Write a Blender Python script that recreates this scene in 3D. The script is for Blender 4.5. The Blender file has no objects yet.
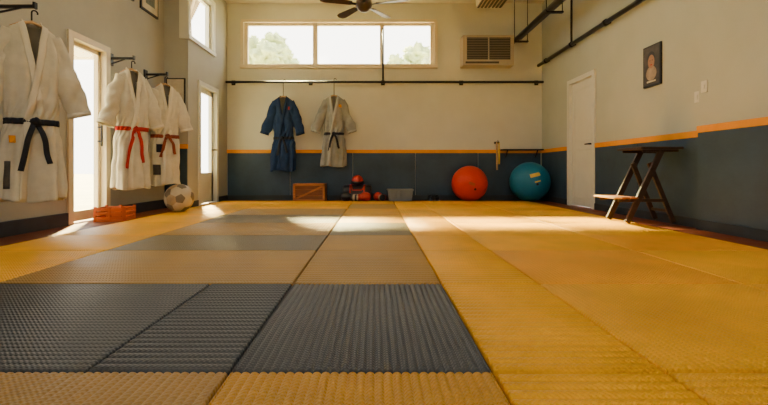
import bpy, math, random
import bmesh
from mathutils import Vector, Matrix, noise
random.seed(4)
scene = bpy.context.scene
F=430.0; VX=375.0; VY=170.0; CH=0.6
XR=3.455; XL=-3.06; XLN=-3.45; YB=8.9; YREAR=-3.0; ZC=4.05; FZ=-0.02
def P(px,py,Y): return Vector(((px-VX)*Y/F, Y, CH-(py-VY)*Y/F))

# ---------------------------------------------------------------- materials
def mat(name, col, rough=0.5, var=0.0, vscale=4.0, bump=0.0, bscale=60.0, metal=0.0, emit=None, estr=0.0, spec=0.4, sheen=0.0, stretch=None, rvar=0.0, weave=0):
    m=bpy.data.materials.new(name); m.use_nodes=True
    nt=m.node_tree; b=nt.nodes['Principled BSDF']
    b.inputs['Base Color'].default_value=(*col,1); b.inputs['Roughness'].default_value=rough
    b.inputs['Metallic'].default_value=metal
    b.inputs['Specular IOR Level'].default_value=spec
    if sheen: b.inputs['Sheen Weight'].default_value=sheen
    if emit: 
        b.inputs['Emission Color'].default_value=(*emit,1); b.inputs['Emission Strength'].default_value=estr
    tc=nt.nodes.new('ShaderNodeTexCoord'); vec=tc.outputs['Object']
    if stretch:
        mp=nt.nodes.new('ShaderNodeMapping'); mp.inputs['Scale'].default_value=stretch
        nt.links.new(vec,mp.inputs['Vector']); vec=mp.outputs['Vector']
    if var>0 or rvar>0:
        n=nt.nodes.new('ShaderNodeTexNoise'); n.inputs['Scale'].default_value=vscale; n.inputs['Detail'].default_value=6
        n.inputs['Roughness'].default_value=0.6
        nt.links.new(vec,n.inputs['Vector'])
        if var>0:
            r=nt.nodes.new('ShaderNodeValToRGB')
            r.color_ramp.elements[0].position=0.3; r.color_ramp.elements[1].position=0.7
            r.color_ramp.elements[0].color=(*[c*(1-var) for c in col],1)
            r.color_ramp.elements[1].color=(*[min(1,c*(1+var)) for c in col],1)
            nt.links.new(n.outputs['Fac'],r.inputs['Fac']); nt.links.new(r.outputs['Color'],b.inputs['Base Color'])
        if rvar>0:
            mr=nt.nodes.new('ShaderNodeMapRange'); mr.inputs['From Min'].default_value=.3; mr.inputs['From Max'].default_value=.7
            mr.inputs['To Min'].default_value=rough-rvar; mr.inputs['To Max'].default_value=rough+rvar
            nt.links.new(n.outputs['Fac'],mr.inputs['Value']); nt.links.new(mr.outputs['Result'],b.inputs['Roughness'])
    if bump>0:
        n2=nt.nodes.new('ShaderNodeTexNoise'); n2.inputs['Scale'].default_value=bscale; n2.inputs['Detail'].default_value=4
        nt.links.new(vec,n2.inputs['Vector'])
        bp=nt.nodes.new('ShaderNodeBump'); bp.inputs['Strength'].default_value=bump; bp.inputs['Distance'].default_value=0.01
        nt.links.new(n2.outputs['Fac'],bp.inputs['Height']); nt.links.new(bp.outputs['Normal'],b.inputs['Normal'])
        if weave:
            sp=nt.nodes.new('ShaderNodeSeparateXYZ'); nt.links.new(vec,sp.inputs[0]); outs=[]
            for ax in('X','Y'):
                mu=nt.nodes.new('ShaderNodeMath'); mu.operation='MULTIPLY'; mu.inputs[1].default_value=weave; nt.links.new(sp.outputs[ax],mu.inputs[0])
                si=nt.nodes.new('ShaderNodeMath'); si.operation='SINE'; nt.links.new(mu.outputs[0],si.inputs[0]); outs.append(si)
            pr=nt.nodes.new('ShaderNodeMath'); pr.operation='MULTIPLY'; nt.links.new(outs[0].outputs[0],pr.inputs[0]); nt.links.new(outs[1].outputs[0],pr.inputs[1])
            b2=nt.nodes.new('ShaderNodeBump'); b2.inputs['Strength'].default_value=.75; b2.inputs['Distance'].default_value=.0016
            nt.links.new(pr.outputs[0],b2.inputs['Height']); nt.links.new(bp.outputs['Normal'],b2.inputs['Normal']); nt.links.new(b2.outputs['Normal'],b.inputs['Normal'])
    return m
def glassmat():
    m=bpy.data.materials.new('window_glass'); m.use_nodes=True; nt=m.node_tree
    nt.nodes.clear(); o=nt.nodes.new('ShaderNodeOutputMaterial'); mx=nt.nodes.new('ShaderNodeMixShader')
    t=nt.nodes.new('ShaderNodeBsdfTransparent'); g=nt.nodes.new('ShaderNodeBsdfGlossy'); g.inputs['Roughness'].default_value=.05
    mx.inputs[0].default_value=.06; nt.links.new(t.outputs[0],mx.inputs[1]); nt.links.new(g.outputs[0],mx.inputs[2]); nt.links.new(mx.outputs[0],o.inputs[0]); return m
M={}
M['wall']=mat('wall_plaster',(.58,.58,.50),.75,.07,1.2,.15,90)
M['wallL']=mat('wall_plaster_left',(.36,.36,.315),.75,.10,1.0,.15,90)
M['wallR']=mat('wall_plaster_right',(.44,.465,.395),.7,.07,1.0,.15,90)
M['ceil']=mat('ceiling_paint',(.66,.62,.50),.8,.04,2)
M['navy']=mat('navy_wall_pad',(.030,.060,.098),.5,.25,2.5,.2,40,spec=.3)
M['orange']=mat('orange_stripe',(.74,.29,.0),.6,.08,5,spec=.15)
M['white']=mat('white_paint',(.64,.64,.57),.45,.04,3)
M['cream']=mat('cream_frame',(.66,.57,.40),.45,.04,3)
M['black']=mat('black_metal',(.012,.012,.014),.4,.2,8,metal=.3)
M['dark']=mat('dark_base',(.022,.03,.04),.6,.2,5)
M['redfloor']=mat('red_rubber_floor',(.15,.034,.014),.55,.2,3,.2,60,rvar=.1,spec=.25)
M['glass']=glassmat()
M['gi_white']=mat('gi_cotton_white',(.58,.54,.43),.9,.10,9,.5,150,sheen=.1)
M['gi_in']=mat('gi_inside',(.24,.21,.15),.95,.1,6)
M['gi_blue']=mat('gi_cotton_blue',(.012,.034,.10),.85,.2,9,.5,150,spec=.2)
M['gi_grey']=mat('gi_cotton_grey',(.27,.28,.26),.9,.12,9,.5,150,spec=.2)
M['gi_blued']=mat('gi_collar_blue',(.008,.022,.070),.85,.2,9,.5,150,spec=.2)
M['gi_greyd']=mat('gi_collar_grey',(.37,.37,.34),.85,.1,9,.5,150)
M['gi_whited']=mat('gi_collar_white',(.65,.60,.48),.85,.06,9,.5,150)
M['bblack']=mat('belt_black',(.010,.012,.02),.8,.2,20,.3,120)
M['bred']=mat('belt_red',(.42,.018,.006),.8,.15,20,.3,120,spec=.2)
M['bbrown']=mat('belt_brown',(.22,.04,.012),.8,.15,20,.3,120)
M['wood']=mat('wood_orange',(.40,.14,.03),.5,.35,3,.2,30,stretch=(1,8,8))
M['wood2']=mat('wood_mid',(.20,.068,.02),.55,.35,3,.2,30,stretch=(1,8,8))
M['woodd']=mat('wood_dark',(.035,.019,.012),.4,.35,4,.2,30,stretch=(6,2,6))
M['woodl']=mat('wood_light',(.5,.3,.13),.5,.25,4,stretch=(1,8,8))
M['ball_red']=mat('ball_red_vinyl',(.60,.026,.003),.38,.08,4,spec=.35)
M['ball_blue']=mat('ball_blue_vinyl',(.004,.16,.31),.38,.1,4,spec=.35)
M['ylabel']=mat('yellow_label',(.75,.5,.05),.5,.1,6)
M['ac']=mat('ac_beige',(.45,.38,.26),.5,.05,3)
M['acs']=mat('ac_slat',(.22,.18,.12),.5,.05,3)
M['acg']=mat('ac_grille',(.08,.07,.055),.6,.05,3)
M['grey']=mat('grey_plastic',(.20,.22,.23),.4,.1,5)
M['leather']=mat('black_leather',(.015,.015,.02),.35,.2,20,.3,60)
M['redl']=mat('red_leather',(.42,.018,.008),.4,.2,20,.3,60)
M['ballw']=mat('ball_white_leather',(.46,.38,.26),.5,.1,10)
M['tile_o']=mat('orange_plastic',(.42,.075,.010),.5,.15,6,spec=.3)
M['fan']=mat('fan_brown',(.05,.028,.017),.4,.2,5)
M['leaf']=mat('tree_leaves',(.42,.50,.26),.8,.4,3,.6,5)
M['bark']=mat('tree_bark',(.3,.24,.17),.9,.3,6)
M['ground']=mat('outside_ground',(.55,.50,.36),.9,.15,1)
M['paper']=mat('picture_paper',(.5,.45,.33),.6,.2,6)
M['skin']=mat('picture_face_tone',(.32,.17,.10),.6,.1,6)
M['pict']=mat('picture_dark_tone',(.05,.045,.042),.6,.4,12)
M['hill']=mat('picture_hill_tone',(.10,.12,.11),.6,.4,12)
M['robe']=mat('picture_robe_tone',(.30,.23,.16),.6,.3,12)
M['fill_glow']=mat('fill_panel_glow',(.8,.8,.75),.5,emit=(1,.93,.8),estr=1.5)  # glowing face of the added ceiling fill panels
MY=dict(rough=.38,var=.18,vscale=2.0,bump=.15,bscale=180,rvar=.08,spec=.25,weave=360)
M['Y']=mat('mat_yellow',(.78,.385,.0),**MY)
M['O']=mat('mat_orange',(.72,.315,.0),**MY)
M['A']=mat('mat_amber_tan',(.56,.29,.014),**MY)
M['T']=mat('mat_tan',(.36,.215,.055),**MY)
M['K']=mat('mat_greytan',(.165,.135,.078),**MY)
M['G']=mat('mat_grey',(.060,.070,.085),**MY)

# ---------------------------------------------------------------- mesh builder
class B:
    def __init__(s): s.v=[]; s.f=[]; s.m=[]; s.sm=[]; s.mats=[]
    def mi(s,k):
        if k not in s.mats: s.mats.append(k)
        return s.mats.index(k)
    def add(s,vs,fs,k,smooth=False):
        o=len(s.v); s.v+= [Vector(v) for v in vs]; i=s.mi(k)
        for f in fs: s.f.append([o+a for a in f]); s.m.append(i); s.sm.append(smooth)
    def box(s,a,b,k,R=None):
        x0,y0,z0=[min(a[i],b[i]) for i in range(3)]; x1,y1,z1=[max(a[i],b[i]) for i in range(3)]
        vs=[Vector(p) for p in [(x0,y0,z0),(x1,y0,z0),(x1,y1,z0),(x0,y1,z0),(x0,y0,z1),(x1,y0,z1),(x1,y1,z1),(x0,y1,z1)]]
        if R is not None: vs=[R@v for v in vs]
        s.add(vs,[(0,3,2,1),(4,5,6,7),(0,1,5,4),(1,2,6,5),(2,3,7,6),(3,0,4,7)],k)
    def beam(s,p,q,w,h,k,up=(0,0,1)):
        p=Vector(p);q=Vector(q);d=q-p;L=d.length;d.normalize();u=Vector(up)
        a=d.cross(u); 
        if a.length<1e-4: a=d.cross(Vector((1,0,0)))
        a.normalize();c=a.cross(d)
        R=Matrix.Translation(p)@Matrix((a,d,c)).transposed().to_4x4()
        s.box((-w/2,0,-h/2),(w/2,L,h/2),k,R)
    def tube(s,pts,rad,k,n=12,flat=1.0,cap=True,upv=(0,1,0),dis=None):
        pts=[Vector(p) for p in pts]; N=len(pts); vs=[];fs=[]
        if not isinstance(rad,(list,tuple)): rad=[rad]*N
        for i,p in enumerate(pts):
            d=(pts[min(i+1,N-1)]-pts[max(i-1,0)]).normalized(); u=Vector(upv)
            a=d.cross(u)
            if a.length<1e-3: a=d.cross(Vector((1,0,0)) if abs(d.x)<.9 else Vector((0,0,1)))
            a.normalize(); c=a.cross(d).normalized()
            for j in range(n):
                t=2*math.pi*j/n; r=rad[i]
                v=p+a*math.cos(t)*r+c*math.sin(t)*r*flat
                if dis: v=v+dis(v,(v-p).normalized(),i/(N-1))
                vs.append(v)
        for i in range(N-1):
            for j in range(n): fs.append((i*n+j,i*n+(j+1)%n,(i+1)*n+(j+1)%n,(i+1)*n+j))
        if cap: fs.append(tuple(range(n-1,-1,-1))); fs.append(tuple((N-1)*n+j for j in range(n)))
        s.add(vs,fs,k,True)
    def ell(s,c,r,k,n=24,m=14,R=None,fn=None):
        vs=[];fs=[];c=Vector(c)
        for i in range(m+1):
            ph=math.pi*i/m
            for j in range(n):
                t=2*math.pi*j/n; v=Vector((r[0]*math.sin(ph)*math.cos(t),r[1]*math.sin(ph)*math.sin(t),r[2]*math.cos(ph)))
                if fn: v=fn(v)
                if R: v=R@v
                vs.append(c+v)
        for i in range(m):
            for j in range(n): fs.append((i*n+j,(i+1)*n+j,(i+1)*n+(j+1)%n,i*n+(j+1)%n))
        s.add(vs,fs,k,True)
    def grid(s,fn,nu,nv,k,smooth=True,closed=False,skip=None):
        vs=[fn(i/nu,j/nv) for j in range(nv+1) for i in range(nu+(0 if closed else 1))]
        W=nu if closed else nu+1; fs=[]
        for j in range(nv):
            for i in range(nu):
                if skip and skip((i+.5)/nu,(j+.5)/nv): continue
                fs.append((j*W+i,j*W+(i+1)%W if closed else j*W+i+1,(j+1)*W+((i+1)%W if closed else i+1),(j+1)*W+i))
        s.add(vs,fs,k,smooth)
    def make(s,name,loc=None,rot=0.0,bevel=0,solid=0,local=False):
        me=bpy.data.meshes.new(name); L=Vector(loc) if loc else Vector((0,0,0))
        vs=s.v if local else [v-L for v in s.v]
        me.from_pydata([tuple(v) for v in vs],[],s.f)
        for k in s.mats: me.materials.append(M[k])
        me.polygons.foreach_set('material_index',s.m); me.polygons.foreach_set('use_smooth',s.sm); me.update()
        o=bpy.data.objects.new(name,me); scene.collection.objects.link(o); o.location=L; o.rotation_euler=(0,0,rot)
        if solid:
            md=o.modifiers.new('s','SOLIDIFY'); md.thickness=solid; md.offset=0
        if bevel:
            md=o.modifiers.new('b','BEVEL'); md.width=bevel; md.segments=2; md.limit_method='ANGLE'; md.angle_limit=math.radians(50)
        return o

def wall(name,axis,c0,c1,u0,u1,z0,z1,holes,k):
    b=B(); us=sorted({u0,u1,*[h[0] for h in holes],*[h[1] for h in holes]}); zs=sorted({z0,z1,*[h[2] for h in holes],*[h[3] for h in holes]})
    for i in range(len(us)-1):
        for j in range(len(zs)-1):
            um=(us[i]+us[i+1])/2; zm=(zs[j]+zs[j+1])/2
            if any(h[0]<um<h[1] and h[2]<zm<h[3] for h in holes): continue
            if axis=='x': b.box((c0,us[i],zs[j]),(c1,us[i+1],zs[j+1]),k)
            else: b.box((us[i],c0,zs[j]),(us[i+1],c1,zs[j+1]),k)
    return b.make(name)

# ---------------------------------------------------------------- shell
b=B(); b.box((-3.6,YREAR-.15,-.12),(3.6,YB+.15,FZ),'redfloor'); b.make('floor')
b=B(); b.box((-3.6,YREAR-.15,ZC),(3.6,YB+.15,ZC+.15),'ceil'); b.make('ceiling')
WB=(P(243,22,YB).x,P(435,22,YB).x,P(243,66,YB).z,P(243,22,YB).z)
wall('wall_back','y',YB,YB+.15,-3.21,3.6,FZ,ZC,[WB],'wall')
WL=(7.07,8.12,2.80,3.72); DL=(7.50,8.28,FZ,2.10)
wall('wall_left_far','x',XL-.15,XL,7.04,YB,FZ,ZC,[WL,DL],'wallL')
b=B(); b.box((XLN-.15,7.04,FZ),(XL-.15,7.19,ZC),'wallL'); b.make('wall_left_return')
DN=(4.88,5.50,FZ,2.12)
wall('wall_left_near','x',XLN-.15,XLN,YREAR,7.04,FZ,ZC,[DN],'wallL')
DR=(6.80,7.62,FZ,2.12)
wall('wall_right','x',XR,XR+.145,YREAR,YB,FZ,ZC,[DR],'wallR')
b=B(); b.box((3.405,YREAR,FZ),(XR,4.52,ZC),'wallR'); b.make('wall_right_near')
RW=(-2.4,2.4,1.0,3.2)
wall('wall_rear','y',YREAR-.15,YREAR,-3.6,3.6,FZ,ZC,[RW],'wall')
b=B()
for i in range(5): b.box((-2.4+1.2*i-.03,YREAR-.12,1.0),(-2.4+1.2*i+.03,YREAR-.04,3.2),'white')
b.box((-2.4,YREAR-.12,1.0),(2.4,YREAR-.04,1.06),'white'); b.box((-2.4,YREAR-.12,3.14),(2.4,YREAR-.04,3.2),'white')
for i in range(4): b.box((-2.36+1.2*i,YREAR-.03,1.9),(-1.24+1.2*i,YREAR-.025,3.16),'cream')
b.box((-2.4,YREAR-.09,1.0),(2.4,YREAR-.085,3.2),'glass'); b.make('rear_fill_window')  # unseen window, added to bring daylight in behind the camera

ZS=.95
def pads(name,axis,c0,c1,u0,u1,zt,step,k='navy'):
    b=B(); n=max(1,round((u1-u0)/step)); w=(u1-u0)/n
    for i in range(n):
        a0=u0+i*w+.004; a1=u0+(i+1)*w-.004
        if axis=='x': b.box((c0,a0,FZ+.1),(c1,a1,zt),k)
        else: b.box((a0,c0,FZ+.1),(a1,c1,zt),k)
    b.make(name,bevel=.004)
def strip(name,a,c,k): 
    b=B(); b.box(a,c,k); b.make(name)
pads('trim_1','y',YB-.02,YB,XL+.01,XR-.03,ZS,1.28)
strip('trim_2',(XL,YB-.025,ZS),(XR-.025,YB,1.02),'orange')
pads('trim_3','x',XR-.02,XR,4.53,6.72,ZS,1.1)
pads('trim_4','x',XR-.02,XR,7.70,YB-.03,ZS,1.2)
strip('trim_5',(XR-.025,4.525,ZS),(XR,6.72,1.02),'orange')
strip('trim_6',(XR-.025,7.70,ZS),(XR,YB-.03,1.02),'orange')
pads('trim_7','x',3.385,3.405,YREAR+.05,4.515,ZS+.04,1.5)
strip('trim_8',(3.38,YREAR+.05,ZS+.04),(3.405,4.52,1.06),'orange')
pads('trim_9','y',7.02,7.04,XLN+.01,XL-.005,ZS,.5)
strip('trim_10',(XLN+.005,7.015,ZS),(XL,7.04,1.02),'orange')
strip('baseboard_back',(XL+.02,YB-.03,FZ),(XR-.03,YB,FZ+.1),'dark')
b=B(); b.box((XR-.03,4.53,FZ),(XR,6.72,FZ+.1),'dark'); b.box((XR-.03,7.7,FZ),(XR,YB,FZ+.1),'dark'); b.box((3.375,YREAR,FZ),(3.405,4.52,FZ+.1),'dark'); b.make('baseboard_right')
b=B(); b.box((XLN,YREAR,FZ),(XLN+.03,4.80,FZ+.14),'dark'); b.box((XLN,5.58,FZ),(XLN+.03,7.0,FZ+.14),'dark'); b.box((XLN,7.01,FZ),(XL,7.04,FZ+.1),'dark')
b.box((XL,7.04,FZ),(XL+.02,7.42,FZ+.1),'dark'); b.box((XL,8.36,FZ),(XL+.02,YB-.03,FZ+.1),'dark'); b.make('baseboard_left')

def win_y(name,x0,x1,z0,z1,y,bars,k,fw=.06):
    b=B()
    b.box((x0-.03,y-.03,z1-.01),(x1+.03,y+.12,z1+.05),k); b.box((x0-.05,y-.06,z0-.05),(x1+.05,y+.12,z0+.02),k)
    b.box((x0-.05,y-.03,z0),(x0+.02,y+.12,z1),k); b.box((x1-.02,y-.03,z0),(x1+.05,y+.12,z1),k)
    b.box((x0,y+.05,z0),(x1,y+.1,z0+fw),k); b.box((x0,y+.05,z1-fw),(x1,y+.1,z1),k)
    for xb,w in bars: b.box((xb-w/2,y+.02,z0),(xb+w/2,y+.1,z1),k)
    b.box((x0+.02,y+.07,z0+.02),(x1-.02,y+.076,z1-.02),'glass')
    return b.make(name,bevel=.006)
win_y('window_1',WB[0],WB[1],WB[2],WB[3],YB,[(WB[0]+.05,.09),(P(315,0,YB).x,.10),(P(382,0,YB).x,.09),(WB[1]-.05,.09)],'cream')
def frame_x(name,x,side,y0,y1,z0,z1,k,glass=True,bars=(),leaf=None,fw=.05):
    b=B()
    def bx(xa,xb,ya,yb,za,zb,kk): b.box((x+side*xa,ya,za),(x+side*xb,yb,zb),kk)
    bx(-.025,.13,y0-.07,y0+.015,z0,z1+.06,k); bx(-.025,.13,y1-.015,y1+.07,z0,z1+.06,k); bx(-.025,.13,y0,y1,z1-.015,z1+.06,k)
    if z0>.2: bx(-.04,.13,y0-.07,y1+.07,z0-.05,z0+.015,k)
    if glass:
        bx(.05,.09,y0+.015,y0+.015+fw,z0+.02,z1-.02,k); bx(.05,.09,y1-.015-fw,y1-.015,z0+.02,z1-.02,k); bx(.05,.09,y0+.02,y1-.02,z1-.02-fw,z1-.02,k)
        bx(.05,.09,y0+.02,y1-.02,z0+.02,z0+.02+(leaf or fw),k)
        bx(.068,.072,y0+.03,y1-.03,z0+.05,z1-.03,'glass')
        for zb in bars: bx(.05,.09,y0+.02,y1-.02,zb-.02,zb+.02,k)
    return b,bx
b,_=frame_x('w',XL,-1,*WL,'white'); b.make('window_2',bevel=.005)
b,bx=frame_x('d',XL,-1,*DL,'white',leaf=.55,fw=.09)
b.tube([(XL+.05,8.18,.98),(XL+.05,8.05,.98)],.012,'black'); b.tube([(XL-.05,8.18,.98),(XL+.05,8.18,.98)],.012,'black'); b.make('door_1',bevel=.005)
b,bx=frame_x('d',XLN,-1,*DN,'cream',leaf=.12,fw=.05); b.tube([(XLN+.0,5.43,.9),(XLN+.0,5.43,1.2)],.012,'black')
b.box((XLN-.05,5.42,.95),(XLN,5.44,.97),'black'); b.box((XLN-.05,5.42,1.13),(XLN,5.44,1.15),'black'); b.make('door_2',bevel=.005)
b,bx=frame_x('d',XR,1,*DR,'white',glass=False)
y0,y1,z0,z1=DR
bx(.03,.07,y0+.02,y1-.02,z0+.01,z1-.02,'white')
for za,zb in((.12,.95),(1.08,1.98)):
    bx(.022,.03,y0+.11,y1-.11,za,za+.02,'white'); bx(.022,.03,y0+.11,y1-.11,zb-.02,zb,'white'); bx(.022,.03,y0+.11,y0+.13,za,zb,'white'); bx(.022,.03,y1-.13,y1-.11,za,zb,'white')
b.tube([(XR+.03,y0+.08,1.02),(XR-.04,y0+.08,1.02)],.014,'black'); b.tube([(XR-.04,y0+.07,1.02),(XR-.04,y0+.20,1.02)],.012,'black')
b.box((XR+.02,y0+.055,.94),(XR+.03,y0+.105,1.12),'black'); b.make('door_3',bevel=.005)

# ---------------------------------------------------------------- mats
cx=[-2.95,-2.02,-.436,.355,.87,1.95,2.97]
ry=[-2.75,-1.7,-.7,.3,1.29,2.28,3.225,3.97,4.9,5.8,6.7,7.6,8.3]
cols=['YKKYYY','YYTYYY','TTGYYY','ATAYYY','GGGYYY','YTTYOY','YKTYYO','YTKYYY','YKAYYY','YTAYYY','YYTYYY','YYAYYY']
dirs=['xyxyxy','yxyxyx','xyxyxy','xxxyyx','yyxyxx','yyyyxx','xyyyyx','yxyyxy','yxyyxx','xyyxyx','yxyyxy','yyyxyy']
bm=B()
def tatami(x0,x1,y0,y1,k,d,amp,per):
    g=.004; x0+=g;x1-=g;y0+=g;y1-=g
    L=(x1-x0) if d=='x' else (y1-y0); nper=max(1,round((L-.016)/per)); S=8
    prof=[(0,-.008),(.003,-.003),(.008,0)]
    for i in range(nper*S+1):
        a=i/S; s=.008+(L-.016)*a/nper
        prof.append((s,amp*(abs(math.sin(math.pi*a))**.6-1)))
    prof+=[(L-.008,0),(L-.003,-.003),(L,-.008)]
    W=(y1-y0) if d=='x' else (x1-x0)
    cr=[(0,FZ),(0,-.008),(.003,-.003),(.008,0),(W-.008,0),(W-.003,-.003),(W,-.008),(W,FZ)]
    vs=[];fs=[]
    prof=[(0,FZ-.0)]+prof+[(L,FZ)]
    for s,z in prof:
        for c,zc in cr:
            zz=max(FZ,min(z+zc if zc>FZ else FZ,0))
            if z<=FZ: zz=FZ
            vs.append((x0+s,y0+c,zz) if d=='x' else (x0+c,y0+s,zz))
    n=len(cr)
    for i in range(len(prof)-1):
        for j in range(n-1):
            q=(i*n+j,(i+1)*n+j,(i+1)*n+j+1,i*n+j+1)
            fs.append(q if d=='x' else q[::-1])
    bm.add(vs,fs,k,True)
for r in range(len(ry)-1):
    for c in range(6):
        k=cols[r][c]; d=dirs[r][c]
        x0,x1=cx[c],cx[c+1]; near=ry[r]<3.3
        if r==4 and c==1:
            tatami(x0,-.87,ry[r],ry[r+1],k,'y',.0030,.030); tatami(-.87,x1,ry[r],ry[r+1],k,'y',.0080,.040); continue
        smooth=(c>=4) or (c==0) or (r>=5 and c==1)
        if d=='y': amp,per=(.0050,.040) if smooth else (.0100,.046)
        else: amp,per=(.0030,.024) if smooth else (.0075,.0262)
        if not near: per*=1.3
        tatami(x0,x1,ry[r],ry[r+1],k,d,amp,per)
bm.make('tatami_mats')

# ---------------------------------------------------------------- gi
def lerpk(keys,t):
    for (a,va),(c,vc) in zip(keys,keys[1:]):
        if t<=c:
            u=(t-a)/(c-a); u=u*u*(3-2*u)*.5+u*.5; return va+(vc-va)*u
    return keys[-1][1]
def gi(name,loc,rot,L,ws,cloth,collar,belt,inner='gi_in',patches=(),seed=0,hook=.16,sl=1.0,tail=.34,mount=None,waist=.54,spread=1.0):
    b=B()
    WK=[(0,.075),(.02,.13),(.045,.195),(.08,.235),(.25,.25),(.45,.225),(waist,.215),(waist+.08,.25),(.8,.275),(1,.285)]
    DK=[(0,.05),(.05,.06),(.25,.095),(.45,.085),(waist,.07),(waist+.08,.095),(1,.12)]
    def S(th,t,off=0):
        w=lerpk(WK,t)*ws; d=lerpk(DK,t)
        c,s=math.cos(th),math.sin(th)
        x=w*math.copysign(abs(c)**.85,c); y=d*math.copysign(abs(s)**.85,s); z=-t*L
        amp=(.004+.024*max(0,t-waist)/(1-waist)) if t>waist else .006*min(1,t*6)
        f=amp*math.sin(7*th+seed+1.5*math.sin(4*t+seed))+.5*amp*math.sin(13*th+seed*2+3*t)
        nv=noise.noise(Vector((x*5+seed*7,y*5,z*2.2+x*3)))*.050*min(1,t*5)+noise.noise(Vector((x*13+seed*3,y*9,z*7-x*5)))*.018*min(1,t*5)
        wr=.011*math.exp(-((t-waist)/.09)**2)*math.sin(16*th+60*t)
        n=Vector((c*.6,s,0))
        if t>.93: z+= .018*math.sin(3*th+seed)*(t-.93)/.07
        p=Vector((x,y,z))+n*(f+nv+wr+off)
        return p
    vt=.30; vw=.085*ws
    def SX(x,t,off=0):
        w=lerpk(WK,t)*ws; q=max(-1,min(1,x/w)); q=math.copysign(abs(q)**(1/.85),q)
        return S(-math.acos(q),t,off)
    def skip(u,v):
        th=u*2*math.pi; 
        if v>vt or math.sin(th)>=0: return False
        return abs(lerpk(WK,v)*ws*math.cos(th))<vw*(1-v/vt)
    b.grid(lambda u,v:S(u*2*math.pi,v),120,90,cloth,closed=True,skip=skip)
    b.grid(lambda u,v:S(u*2*math.pi,v*.4,-.012),60,20,inner,closed=True,skip=lambda u,v: math.sin(u*2*math.pi)<.05)
    def lap(sgn,off,t1):
        def fn(u,v):
            t=v*t1
            xe=vw*(1-t/vt) if t<waist else vw*(1-waist/vt)-.02*(t-waist)*4
            xe=sgn*xe; 
            return SX(xe+sgn*(u-.25)*.05,t,off+.006*math.sin(math.pi*u))
        b.grid(fn,6,60,collar)
    lap(-1,.006,waist); lap(1,.014,.99)
    b.grid(lambda u,v:S(math.pi*u,0,.006)+Vector((0,0,.045*v-.02)),24,3,collar)
    for sg in(-1,1):
        pts=[];rad=[]
        n=34
        for i in range(n+1):
            u=i/n
            x=.150+.295*spread*(u**.95); z=-.115-.60*sl*(u**1.08)
            pts.append((sg*x*ws,-.005-.03*u,z)); rad.append((.088+.020*min(1,u*3)-.012*u)*(.8+.2*ws))
        def dis(v,nn,u):
            a=.005*math.sin(24*u+3*math.atan2(nn.y,nn.x)+seed)+.042*noise.noise(Vector((v.x*6+seed,v.y*6+sg*3,v.z*4)))+.018*noise.noise(Vector((v.x*15,v.y*10+sg,v.z*13+v.x*9*sg)))
            return nn*a*min(1,u*3+.2)
        b.tube(pts,rad,cloth,n=32,flat=.55,cap=False,dis=dis)
        def d2(v,nn,u): return dis(v,nn,.95)+nn*.003
        b.tube([Vector(pts[-3]),Vector(pts[-2]),Vector(pts[-1])],[rad[-3],rad[-2],rad[-1]],collar,n=32,flat=.55,cap=False,dis=d2)
    def bf(u,v):
        t=waist-.017+.034*v; p=S(u*2*math.pi,t,.014+.004*math.sin(math.pi*v)); return p
    b.grid(bf,90,3,belt,closed=True)
    kn=SX(0,waist,.03)
    b.ell(kn,(.038,.026,.030),belt,R=Matrix.Rotation(.4,3,'Y'))
    b.ell(kn+Vector((.012,-.008,.004)),(.018,.026,.036),belt,R=Matrix.Rotation(-.5,3,'Y'))
    for sg,ln in((-1,tail),(1,tail*.85)):
        def tf(u,v):
            t=waist+v*ln/L
            x=sg*(.012+.10*v+.01*math.sin(5*v)); 
            bp=SX(x,t,.022+.01*math.sin(4*v))
            return Vector((x+(u-.5)*.042,min(bp.y,kn.y+.03)-.004, kn.z-.01-v*ln+(u-.5)*sg*.008))
        b.grid(tf,3,16,belt)
    for (x0,x1,t0,t1,k) in patches:
        b.grid(lambda u,v:SX(x0+(x1-x0)*u,t0+(t1-t0)*v,.012),6,8,k)
    b.tube([(-.17*ws/1,0,-.06),(-.09,0,-.02),(0,0,.015),(.09,0,-.02),(.17*ws,0,-.06)],.011,'woodl',n=10)
    hp=[(0,0,.01),(0,0,hook-.05)]+[(.022-.022*math.cos(a),0,hook-.03+.022*math.sin(a)) for a in [0,.6,1.2,1.8,2.4,3.0,3.5]]
    b.tube(hp,.0045,'black',n=8)
    o=b.make(name,loc=loc,rot=rot,local=True)
    md=o.modifiers.new('s','SOLIDIFY'); md.thickness=.005; md.offset=0
    return o
gi('judo_gi',(-1.86,8.715,P(0,97,8.73).z),0,1.50,.90,'gi_blue','gi_blued','bblack',seed=1,hook=.36,patches=[(.11,.15,.14,.18,'redl')],waist=.56,spread=.88,sl=1.08)
gi('judo_gi',(-.83,8.715,P(0,96,8.73).z),.05,1.43,.88,'gi_grey','gi_greyd','bblack',seed=2.3,hook=.36,patches=[(.09,.15,.13,.17,'orange')],waist=.54,spread=.92,sl=1.05)
gi('judo_gi',(-3.05,3.82,1.90),math.radians(52),1.57,.86,'gi_white','gi_whited','bblack',seed=3.1,hook=.13,patches=[(-.21,-.17,.78,.93,'pict'),(-.17,-.13,.64,.68,'orange')],waist=.56,spread=.92,sl=1.14,tail=.42)
gi('judo_gi',(-3.17,5.60,1.90),math.radians(57),1.54,.80,'gi_white','gi_whited','bred',seed=4.4,hook=.13,patches=[],waist=.50,spread=.9,sl=1.05,tail=.5)
gi('judo_gi',(-3.15,6.45,1.88),math.radians(48),1.50,.78,'gi_white','gi_whited','bbrown',seed=5.2,hook=.13,patches=[(-.15,-.07,.60,.68,'bblack'),(-.19,-.1,.80,.9,'pict')],waist=.52,spread=.8,sl=.95,tail=.3)
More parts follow.
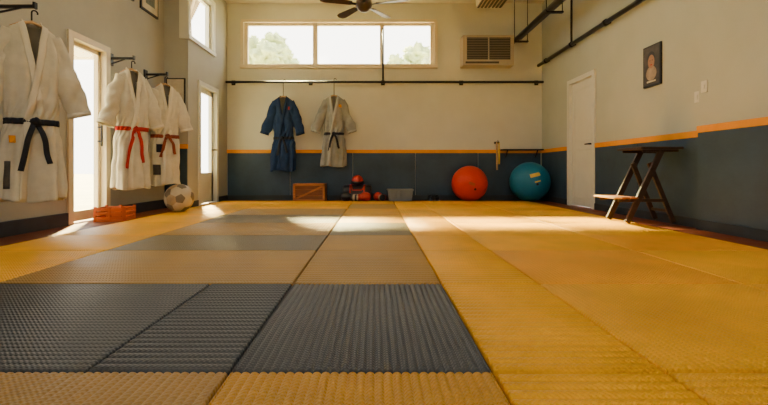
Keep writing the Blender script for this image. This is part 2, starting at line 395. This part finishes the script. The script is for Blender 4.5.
for (x,y,z) in((-3.05,3.82,2.03),(-3.17,5.60,2.03),(-3.15,6.45,2.01)):
    b=B(); b.box((XLN,y-.025 if 5<y<6 else y-.045,z-.07),(XLN+.02,y+.045,z+.09),'black'); b.beam((XLN+.01,y,z+.022),(x+.03,y,z+.022),.03,.03,'black')
    b.beam((XLN+.01,y,z-.05),(x-.08,y,z+.015),.02,.015,'black'); b.box((x+.02,y-.02,z+.0),(x+.04,y+.02,z+.06),'black')
    b.make('wall_hook',loc=(XLN,y,z),bevel=.004)

# ---------------------------------------------------------------- pipes
zr=P(0,82,8.8).z
b=B(); b.tube([(XL+.01,8.80,zr),(XR-.01,8.80,zr)],.024,'black',n=14)
for px in(232,310,383,462,538):
    x=P(px,0,8.8).x; b.box((x-.02,8.80,zr-.02),(x+.02,YB,zr+.02),'black'); b.box((x-.04,YB-.012,zr-.05),(x+.04,YB,zr+.05),'black')
xv=P(383,0,8.8).x; b.tube([(xv,8.80,zr),(xv,8.80,P(0,28,8.8).z)],.018,'black'); b.tube([(xv,8.80,P(0,28,8.8).z-.01),(xv,YB-.0,P(0,28,8.8).z-.01)],.014,'black')
b.make('hanging_rail',loc=(0,8.8,zr))
b=B(); zp=2.76; xp=3.38
b.tube([(xp,YB-.01,zp),(xp,YREAR+.01,zp)],.034,'black',n=16)
for y in(8.5,7.4,6.3,5.2,4.1): 
    b.tube([(xp,y-.03,zp),(xp,y+.03,zp)],.047,'black',n=16); b.box((xp,y-.015,zp-.015),(XR if y>4.52 else 3.405,y+.015,zp+.015),'black')
b.tube([(xp,7.4,zp),(xp,7.4,ZC)],.018,'black'); b.make('wall_pipe',loc=(xp,3,zp))
b=B(); 
for i,dx in enumerate((-.09,0,.09)):
    b.tube([(2.92+dx,YB-.005,3.22+.06*i),(2.92+dx,3.0,3.22+.06*i)],.045,'black',n=14)
for y in(8.6,7.0,5.4,3.8):
    b.box((2.78,y-.03,3.155),(3.06,y+.03,3.18),'black'); b.tube([(2.79,y,3.17),(2.79,y,ZC)],.008,'black'); b.tube([(3.05,y,3.17),(3.05,y,ZC)],.008,'black')
b.make('conduit_rack',loc=(2.92,6,3.24))
a=P(463,35,8.6); c=P(514,65,8.6)
b=B(); b.box((a.x,8.6,c.z),(c.x,YB,a.z),'ac'); 
b.box((a.x+.07,8.59,c.z+.11),(c.x-.07,8.6,a.z-.05),'acg')
n=9
for i in range(n):
    z=c.z+.14+(a.z-c.z-.21)*i/(n-1); b.beam((a.x+.06,8.585,z),(c.x-.06,8.585,z),.025,.006,'acs',up=(0,-.5,1))
b.box((a.x+.05,8.575,c.z+.09),(a.x+.075,8.6,a.z-.03),'ac'); b.box((c.x-.075,8.575,c.z+.09),(c.x-.05,8.6,a.z-.03),'ac')
b.box(((a.x+c.x)/2-.012,8.575,c.z+.1),((a.x+c.x)/2+.012,8.6,a.z-.04),'ac')
b.box((a.x+.05,8.59,c.z+.03),(c.x-.3,8.6,c.z+.07),'acg'); b.make('air_conditioner',loc=(a.x,8.6,c.z),bevel=.008)
b=B()
b.box((1.95,7.7,3.74),(2.45,8.3,ZC),'ac')
for i in range(7): b.box((1.97+.07*i,7.70,3.725),(1.99+.07*i+.02,8.3,3.74),'acg')
for i in range(5): b.box((1.97,7.69,3.76+.05*i),(2.43,7.70,3.78+.05*i),'acg')
b.make('ceiling_vent',loc=(2.2,8,3.9),bevel=.004)
fc=P(364,5,6.6); b=B()
b.tube([(fc.x,fc.y,fc.z+.02),(fc.x,fc.y,ZC-.03)],.016,'fan'); b.tube([(fc.x,fc.y,ZC-.08),(fc.x,fc.y,ZC)],[.04,.075],'fan',n=20)
b.tube([fc+Vector((0,0,-.10)),fc+Vector((0,0,-.06)),fc+Vector((0,0,-.01)),fc+Vector((0,0,.07)),fc+Vector((0,0,.10))],[.05,.10,.13,.12,.05],'fan',n=28)
for i in range(5):
    an=math.radians(-16+72*i); R=Matrix.Translation(fc)@Matrix.Rotation(an,4,'Z')@Matrix.Rotation(math.radians(12),4,'X')
    b.box((.10,-.02,-.008),(.24,.02,.004),'black',R)
    pts=[(.20,-.045),(.60,-.075),(.67,-.06),(.70,0),(.67,.06),(.60,.075),(.20,.045)]
    vs=[R@Vector((x,y,.0)) for x,y in pts]+[R@Vector((x,y,.010)) for x,y in pts]; n=len(pts)
    b.add(vs,[tuple(range(n-1,-1,-1)),tuple(range(n,2*n))]+[(j,(j+1)%n,n+(j+1)%n,n+j) for j in range(n)],'fan')
b.make('ceiling_fan',loc=fc)
def area(name,loc,sx,sy,e,col,rot=(0,0,0)):
    l=bpy.data.lights.new(name,'AREA'); l.shape='RECTANGLE'; l.size=sx; l.size_y=sy; l.energy=e; l.color=col
    o=bpy.data.objects.new(name,l); scene.collection.objects.link(o); o.location=loc; o.rotation_euler=rot; return o
for x in(-1.7,1.7):  # unseen panels with area lights, added to fill the room with light
    for y,e in((-.8,6),(1.9,12),(4.6,18)):
        b=B(); b.box((x-.3,y-.7,ZC-.07),(x+.3,y+.7,ZC),'white'); b.box((x-.27,y-.67,ZC-.085),(x+.27,y+.67,ZC-.07),'fill_glow'); o=b.make('ceiling_fill_panel',loc=(x,y,ZC-.04))
        area('ceiling_fill_light',(x,y,ZC-.10),.5,1.3,e,(1,.92,.74))

# ---------------------------------------------------------------- props at the back wall
def ball(name,c,r,k,rings=True,label=None):
    b=B()
    def fn(v):
        n=v.normalized(); a=math.asin(max(-1,min(1,n.z)))
        return v*(1-.006*(.5+.5*math.cos(a*44)) if abs(n.z)<.93 else 1)
    b.ell((0,0,0),(r,r,r),k,n=64,m=96,fn=fn)
    b.ell((0,-r*.985,0),(r*.07,r*.03,r*.07),'black',n=16,m=8)
    if label:
        for (a0,a1,e0,e1,kk) in label:
            b.grid(lambda u,v:Vector((math.sin(a0+(a1-a0)*u)*math.cos(e0+(e1-e0)*v),-math.cos(a0+(a1-a0)*u)*math.cos(e0+(e1-e0)*v),math.sin(e0+(e1-e0)*v)))*(r*1.004),10,6,kk)
    o=b.make(name,loc=c,local=True); return o
o=ball('exercise_ball',(P(469.5,0,8.5).x,8.5,FZ+.352),.352,'ball_red',label=[(-.45,-.1,.15,.3,'tile_o')]); o.rotation_euler=(.3,.3,.2)
o=ball('exercise_ball',(3.03,8.42,FZ+.39),.385,'ball_blue',label=[(-.25,.3,.38,.56,'ylabel'),(-.1,.2,.10,.16,'ylabel')]); o.rotation_euler=(.1,-.25,0)
x0=P(293,0,8.45).x; x1=P(325,0,8.45).x; h=.35
b=B()
b.box((x0,8.45,FZ),(x1,8.8,FZ+.02),'wood'); b.box((x0,8.45,FZ),(x0+.02,8.8,FZ+h),'wood'); b.box((x1-.02,8.45,FZ),(x1,8.8,FZ+h),'wood'); b.box((x0,8.78,FZ),(x1,8.8,FZ+h),'wood')
for i in range(3): b.box((x0+.02,8.452,FZ+.012+i*.112),(x1-.02,8.466,FZ+.118+i*.112),'wood2')
b.box((x0,8.435,FZ),(x0+.045,8.452,FZ+h),'wood'); b.box((x1-.045,8.435,FZ),(x1,8.452,FZ+h),'wood'); b.box((x0,8.435,FZ+h-.045),(x1,8.452,FZ+h),'wood'); b.box((x0,8.435,FZ),(x1,8.452,FZ+.045),'wood')
b.beam((x0+.05,8.445,FZ+.05),(x1-.05,8.445,FZ+h-.05),.035,.014,'wood',up=(0,1,0))
b.make('wooden_crate',loc=(x0,8.45,FZ),bevel=.004)
def glove(name,c,k,rz,s=1.0,tilt=0):
    b=B()
    b.ell((0,0,.085),(.11,.085,.085),k,fn=lambda v:Vector((v.x,v.y*(1+.15*v.x/.11),v.z*(1+.15*v.x/.11))))
    b.ell((.03,-.075,.08),(.065,.032,.035),k,R=Matrix.Rotation(.3,3,'Z'))
    b.tube([(-.08,0,.08),(-.13,0,.075),(-.19,0,.075)],[.062,.055,.065],k,n=20,cap=False); b.tube([(-.125,0,.075),(-.165,0,.075)],.062,'ballw',n=20,cap=False)
    b.tube([(-.185,0,.075),(-.19,0,.075)],[.06,.05],'leather',n=20)
    o=b.make(name,loc=c,local=True); o.rotation_euler=(0,tilt,rz); o.scale=(s,s,s); return o
def gx(px): return P(px,0,8.5).x
glove('boxing_glove',(gx(347),8.43,FZ),'leather',2.9,1.1)
glove('boxing_glove',(gx(365),8.42,FZ),'redl',.1,1.1)
glove('boxing_glove',(gx(378.5),8.58,FZ),'redl',2.0,1.05)
b=B(); xm=gx(357); L=.29
b.tube([(xm-L,8.71,FZ+.16),(xm-L+.02,8.71,FZ+.16),(xm-.1,8.71,FZ+.165),(xm+.1,8.71,FZ+.165),(xm+L-.02,8.71,FZ+.16),(xm+L,8.71,FZ+.16)],[.12,.152,.16,.16,.152,.12],'leather',n=28)
for sx in(-.14,.14): b.tube([(xm+sx-.015,8.71,FZ+.165),(xm+sx+.015,8.71,FZ+.165)],.1645,'redl',n=28)
b.tube([(xm-.14,8.60,FZ+.28),(xm-.12,8.56,FZ+.33),(xm-.09,8.54,FZ+.22),(xm+.09,8.54,FZ+.22),(xm+.14,8.60,FZ+.28)],.013,'redl',n=8)
b.make('duffel_bag',loc=(xm,8.7,FZ))
b=B()
b.ell((0,0,.13),(.12,.13,.12),'redl',fn=lambda v:Vector((v.x,v.y,max(v.z,-.07)))); b.tube([(-.125,0,.12),(-.07,-.12,.10),(.07,-.12,.10),(.125,0,.12)],.022,'leather',n=12); b.tube([(-.115,-.03,.10),(-.05,-.11,.08),(.05,-.11,.08),(.115,-.03,.10)],.02,'leather',n=12)
b.make('sparring_helmet',loc=(gx(357),8.70,FZ+.268),local=True)
x0=gx(388); x1=gx(413); b=B(); h=.24
def taper(a0,a1,y0,y1,z0,z1,e,k):
    vs=[(a0+e,y0+e,z0),(a1-e,y0+e,z0),(a1-e,y1-e,z0),(a0+e,y1-e,z0),(a0,y0,z1),(a1,y0,z1),(a1,y1,z1),(a0,y1,z1)]
    b.add(vs,[(0,3,2,1),(4,5,6,7),(0,1,5,4),(1,2,6,5),(2,3,7,6),(3,0,4,7)],k)
taper(x0,x1,8.48,8.8,FZ,FZ+h-.03,.025,'grey'); b.box((x0-.015,8.465,FZ+h-.03),(x1+.015,8.815,FZ+h),'grey')
for i in range(5): b.box((x0+.06+.09*i,8.47,FZ+.03),(x0+.075+.09*i,8.49,FZ+h-.04),'grey')
b.make('storage_bin',loc=(x0,8.5,FZ),bevel=.008)
for px in(431,438):
    b=B(); x=gx(px)
    b.ell((x,8.6,FZ+.045),(.045,.12,.045),'leather'); b.ell((x,8.66,FZ+.075),(.04,.06,.045),'leather'); b.box((x-.045,8.49,FZ),(x+.045,8.73,FZ+.018),'grey'); b.make('shoe',loc=(x,8.6,FZ))
x=P(497,0,8.85).x; b=B()
b.box((x-.05,8.84,1.14),(x+.05,YB,1.18),'black')
b.tube([(x-.012,8.83,1.17),(x-.005,8.83,.72),(x-.004,8.83,.60)],[.016,.02,.017],'woodl'); b.tube([(x+.035,8.83,1.16),(x+.04,8.83,.85),(x+.04,8.83,.72)],[.015,.018,.016],'ylabel')
b.tube([(x-.012,8.83,1.17),(x+.01,8.82,1.21),(x+.035,8.83,1.16)],.006,'black'); b.make('nunchaku',loc=(x,8.83,1))
b=B(); xa=P(503,0,8.7).x
b.box((xa,8.68,1.00),(3.41,YB-.025,1.025),'black'); 
for xx in(xa+.1,3.3): b.beam((xx,YB-.03,.86),(xx,8.72,1.0),.02,.02,'black')
b.make('wall_shelf',loc=(xa,8.7,1),bevel=.003)

# ---------------------------------------------------------------- left props
bb=bmesh.new(); bmesh.ops.create_icosphere(bb,subdivisions=1,radius=1)
bb.edges.ensure_lookup_table(); bb.verts.ensure_lookup_table()
el=bb.edges[0].calc_length()
bmesh.ops.bevel(bb,geom=bb.verts[:],offset=el/3,affect='VERTICES',segments=1,profile=.5)
for f in bb.faces: f.material_index=1 if len(f.verts)==5 else 0
hexes=[f for f in bb.faces if f.material_index==0]
for i,f in enumerate(hexes):
    if i%3==2: f.material_index=2
bmesh.ops.inset_individual(bb,faces=bb.faces[:],thickness=.02,depth=.0)
bmesh.ops.poke(bb,faces=[f for f in bb.faces if len(f.verts)>4]); bmesh.ops.subdivide_edges(bb,edges=bb.edges[:],cuts=3,use_grid_fill=True)
for v in bb.verts: v.co=v.co.normalized()*.2
for f in bb.faces: f.smooth=True
me=bpy.data.meshes.new('soccer_ball'); bb.to_mesh(me); bb.free()
M['bgrey']=mat('ball_grey_panel',(.14,.11,.07),.5,.2,10); M['btan']=mat('ball_tan_panel',(.34,.23,.11),.5,.2,10)
for k in('ballw','bgrey','btan'): me.materials.append(M[k])
o=bpy.data.objects.new('soccer_ball',me); scene.collection.objects.link(o); o.location=(-2.80,6.15,.2); o.rotation_euler=(.4,.3,.2)
def ocr(name,x,y,rz,w,d,h):
    b=B(); 
    b.box((-w/2,-d/2,0),(w/2,d/2,.015),'tile_o')
    for i in range(3):
        za=.02+i*(h-.02)/3; zb=za+(h-.02)/3-.016
        b.box((-w/2,-d/2,za),(w/2,-d/2+.012,zb),'tile_o'); b.box((-w/2,d/2-.012,za),(w/2,d/2,zb),'tile_o'); b.box((-w/2,-d/2,za),(-w/2+.012,d/2,zb),'tile_o'); b.box((w/2-.012,-d/2,za),(w/2,d/2,zb),'tile_o')
    for sx in(-1,0,1):
        for sy in(-1,1): b.box((sx*(w/2-.015)-.015,sy*(d/2-.01)-.012,0),(sx*(w/2-.015)+.015,sy*(d/2-.01)+.012,h),'tile_o')
    o=b.make(name,loc=(x,y,FZ),local=True,bevel=.003); o.rotation_euler=(0,0,rz)
ocr('plastic_crate',-3.20,5.30,.12,.36,.30,.18)

# ---------------------------------------------------------------- right: step stool
b=B(); YN,YF=4.78,5.16
for y in(YN,YF):
    s_=1 if y==YN else -1
    b.beam((3.19,y,.83),(2.80,y,.017),.035,.06,'woodd',up=(1,0,0)); b.beam((3.07,y+.036*s_,.68),(3.34,y+.036*s_,.017),.03,.052,'woodd',up=(1,0,0))
    b.beam((2.70,y,.262),(3.22,y,.262),.022,.035,'woodd')
b.box((2.93,YN-.05,.83),(3.40,YF+.05,.858),'woodd'); b.box((2.97,YN-.01,.80),(3.37,YN+.012,.83),'woodd'); b.box((2.97,YF-.012,.80),(3.37,YF+.01,.83),'woodd')
for i in range(3): b.box((2.64+.092*i,YN-.04,.279),(2.725+.092*i,YF+.04,.299),'woodl' if i==0 else 'wood2')
b.beam((3.29,YN+.03,.14),(3.29,YF-.03,.14),.02,.03,'woodd')
o=b.make('step_stool',loc=(3.1,4.95,0),bevel=.004)

# ---------------------------------------------------------------- wall pictures / switches
b=B(); y0,y1,z0,z1=5.17,5.50,1.64,2.15; x=XR
b.box((x-.025,y0,z0),(x,y1,z1),'black'); b.box((x-.028,y0+.02,z0+.02),(x-.025,y1-.02,z1-.02),'pict')
def disc(cy,cz,ry_,rz_,xx,k):
    n=24; b.add([(xx,cy+ry_*math.cos(2*math.pi*i/n),cz+rz_*math.sin(2*math.pi*i/n)) for i in range(n)],[tuple(range(n))],k)
cy=(y0+y1)/2
disc(cy,1.80,.10,.09,x-.0285,'robe'); disc(cy,2.0,.07,.07,x-.0288,'black'); disc(cy,1.945,.062,.085,x-.029,'skin');  disc(cy-.022,1.96,.008,.006,x-.0295,'black'); disc(cy+.022,1.96,.008,.006,x-.0295,'black'); disc(cy,1.905,.02,.006,x-.0295,'bred')
b.box((x-.029,y0+.08,z0+.05),(x-.028,y1-.08,z0+.07),'paper')
b.make('framed_portrait',loc=(x,cy,1.9))
for (y,z) in((4.60,1.38),(4.44,1.46)):
    xs=XR if y>4.52 else 3.405
    b=B(); b.box((xs-.01,y-.04,z-.06),(xs,y+.04,z+.06),'white'); b.box((xs-.016,y-.012,z-.025),(xs-.01,y+.012,z+.025),'white'); b.make('light_switch',loc=(xs,y,z),bevel=.002)
b=B(); xa,xb=-3.41,-3.10; z0,z1=1.46,2.10; y=7.04
b.box((xa,y-.025,z0),(xb,y,z1),'black'); b.box((xa+.02,y-.028,z0+.02),(xb-.02,y-.025,z1-.02),'paper')
b.add([(xa+.02,y-.029,z0+.02),(xb-.02,y-.029,z0+.02),(xb-.02,y-.029,z0+.25),(xa+.2,y-.029,z0+.36),(xa+.12,y-.029,z0+.28),(xa+.02,y-.029,z0+.33)],[(0,1,2,3,4,5)],'hill')
b.make('framed_landscape',loc=(xa,y,z0))
for (y0,y1,z0,z1) in((6.30,6.80,2.98,3.55),(5.72,6.12,3.0,3.5)):
    b=B(); b.box((XLN,y0,z0),(XLN+.025,y1,z1),'black'); b.box((XLN+.025,y0+.03,z0+.03),(XLN+.028,y1-.03,z1-.03),'paper'); b.box((XLN+.028,y0+.12,z0+.12),(XLN+.03,y1-.12,z1-.12),'hill'); b.make('picture_frame',loc=(XLN,y0,z0))
# ---------------------------------------------------------------- outside
b=B(); b.box((-60,-60,-.4),(60,80,-.13),'ground'); b.make('outside_ground')
b=B(); b.box((-5.9,4.2,2.42),(XLN-.16,7.1,2.50),'cream')  # unseen roof, added to keep the sun out of the left doorway
for y in(4.3,7.0): b.tube([(-5.8,y,-.13),(-5.8,y,2.42)],.04,'cream')
b.make('sun_block_awning',loc=(-4.5,5.5,2.4))
def tree(x,y,h,r,seed):
    b=B(); b.tube([(x,y,-.14),(x+.1,y,h*.4),(x,y,h*.75)],[.22,.16,.08],'bark',n=12)
    random.seed(seed)
    for i in range(16):
        c=Vector((x+random.uniform(-r,r)*.9,y+random.uniform(-r,r)*.6,h*.8+random.uniform(-.6,.6)*r)); rr=r*random.uniform(.2,.42)
        b.tube([(x,y,h*.55),c],[.05,.02],'bark',n=6)
        b.ell(c,(rr,rr,rr*.85),'leaf',n=36,m=24,fn=lambda v:v*(1+.5*noise.noise(v*3+c)+.5*noise.noise(v*11)))
    b.make('tree',loc=(x,y,0))
tree(-4.7,17,6.2,1.5,1); tree(1.9,17.5,6.0,1.3,2); tree(-5.3,12,8.2,1.15,3)  # last tree stands out of view, added to shade the left window

# ---------------------------------------------------------------- light
w=bpy.data.worlds.new('World'); scene.world=w; w.use_nodes=True; nt=w.node_tree
bg=nt.nodes['Background']; sk=nt.nodes.new('ShaderNodeTexSky'); sk.sky_type='HOSEK_WILKIE'; sk.turbidity=6; sk.ground_albedo=.5
sk.sun_direction=Vector((-.5,.8,.6)).normalized()
mx=nt.nodes.new('ShaderNodeMix'); mx.data_type='RGBA'; mx.inputs[0].default_value=.88
nt.links.new(sk.outputs[0],mx.inputs[6]); mx.inputs[7].default_value=(1,.955,.83,1)
nt.links.new(mx.outputs[2],bg.inputs['Color']); bg.inputs['Strength'].default_value=9.5
s=bpy.data.lights.new('sun','SUN'); s.energy=70; s.angle=math.radians(4); s.color=(1,.84,.36)
so=bpy.data.objects.new('sun',s); scene.collection.objects.link(so)
so.rotation_euler=Vector((.46,-1,-.80)).to_track_quat('-Z','Y').to_euler()

cam=bpy.data.cameras.new('camera'); co=bpy.data.objects.new('camera',cam); scene.collection.objects.link(co); scene.camera=co
co.location=(0,0,CH); co.rotation_euler=(math.radians(90),0,0); cam.sensor_width=36; cam.lens=36*F/768
cam.shift_x=(384-VX)/768; cam.shift_y=-(202.5-VY)/768; cam.clip_start=.02
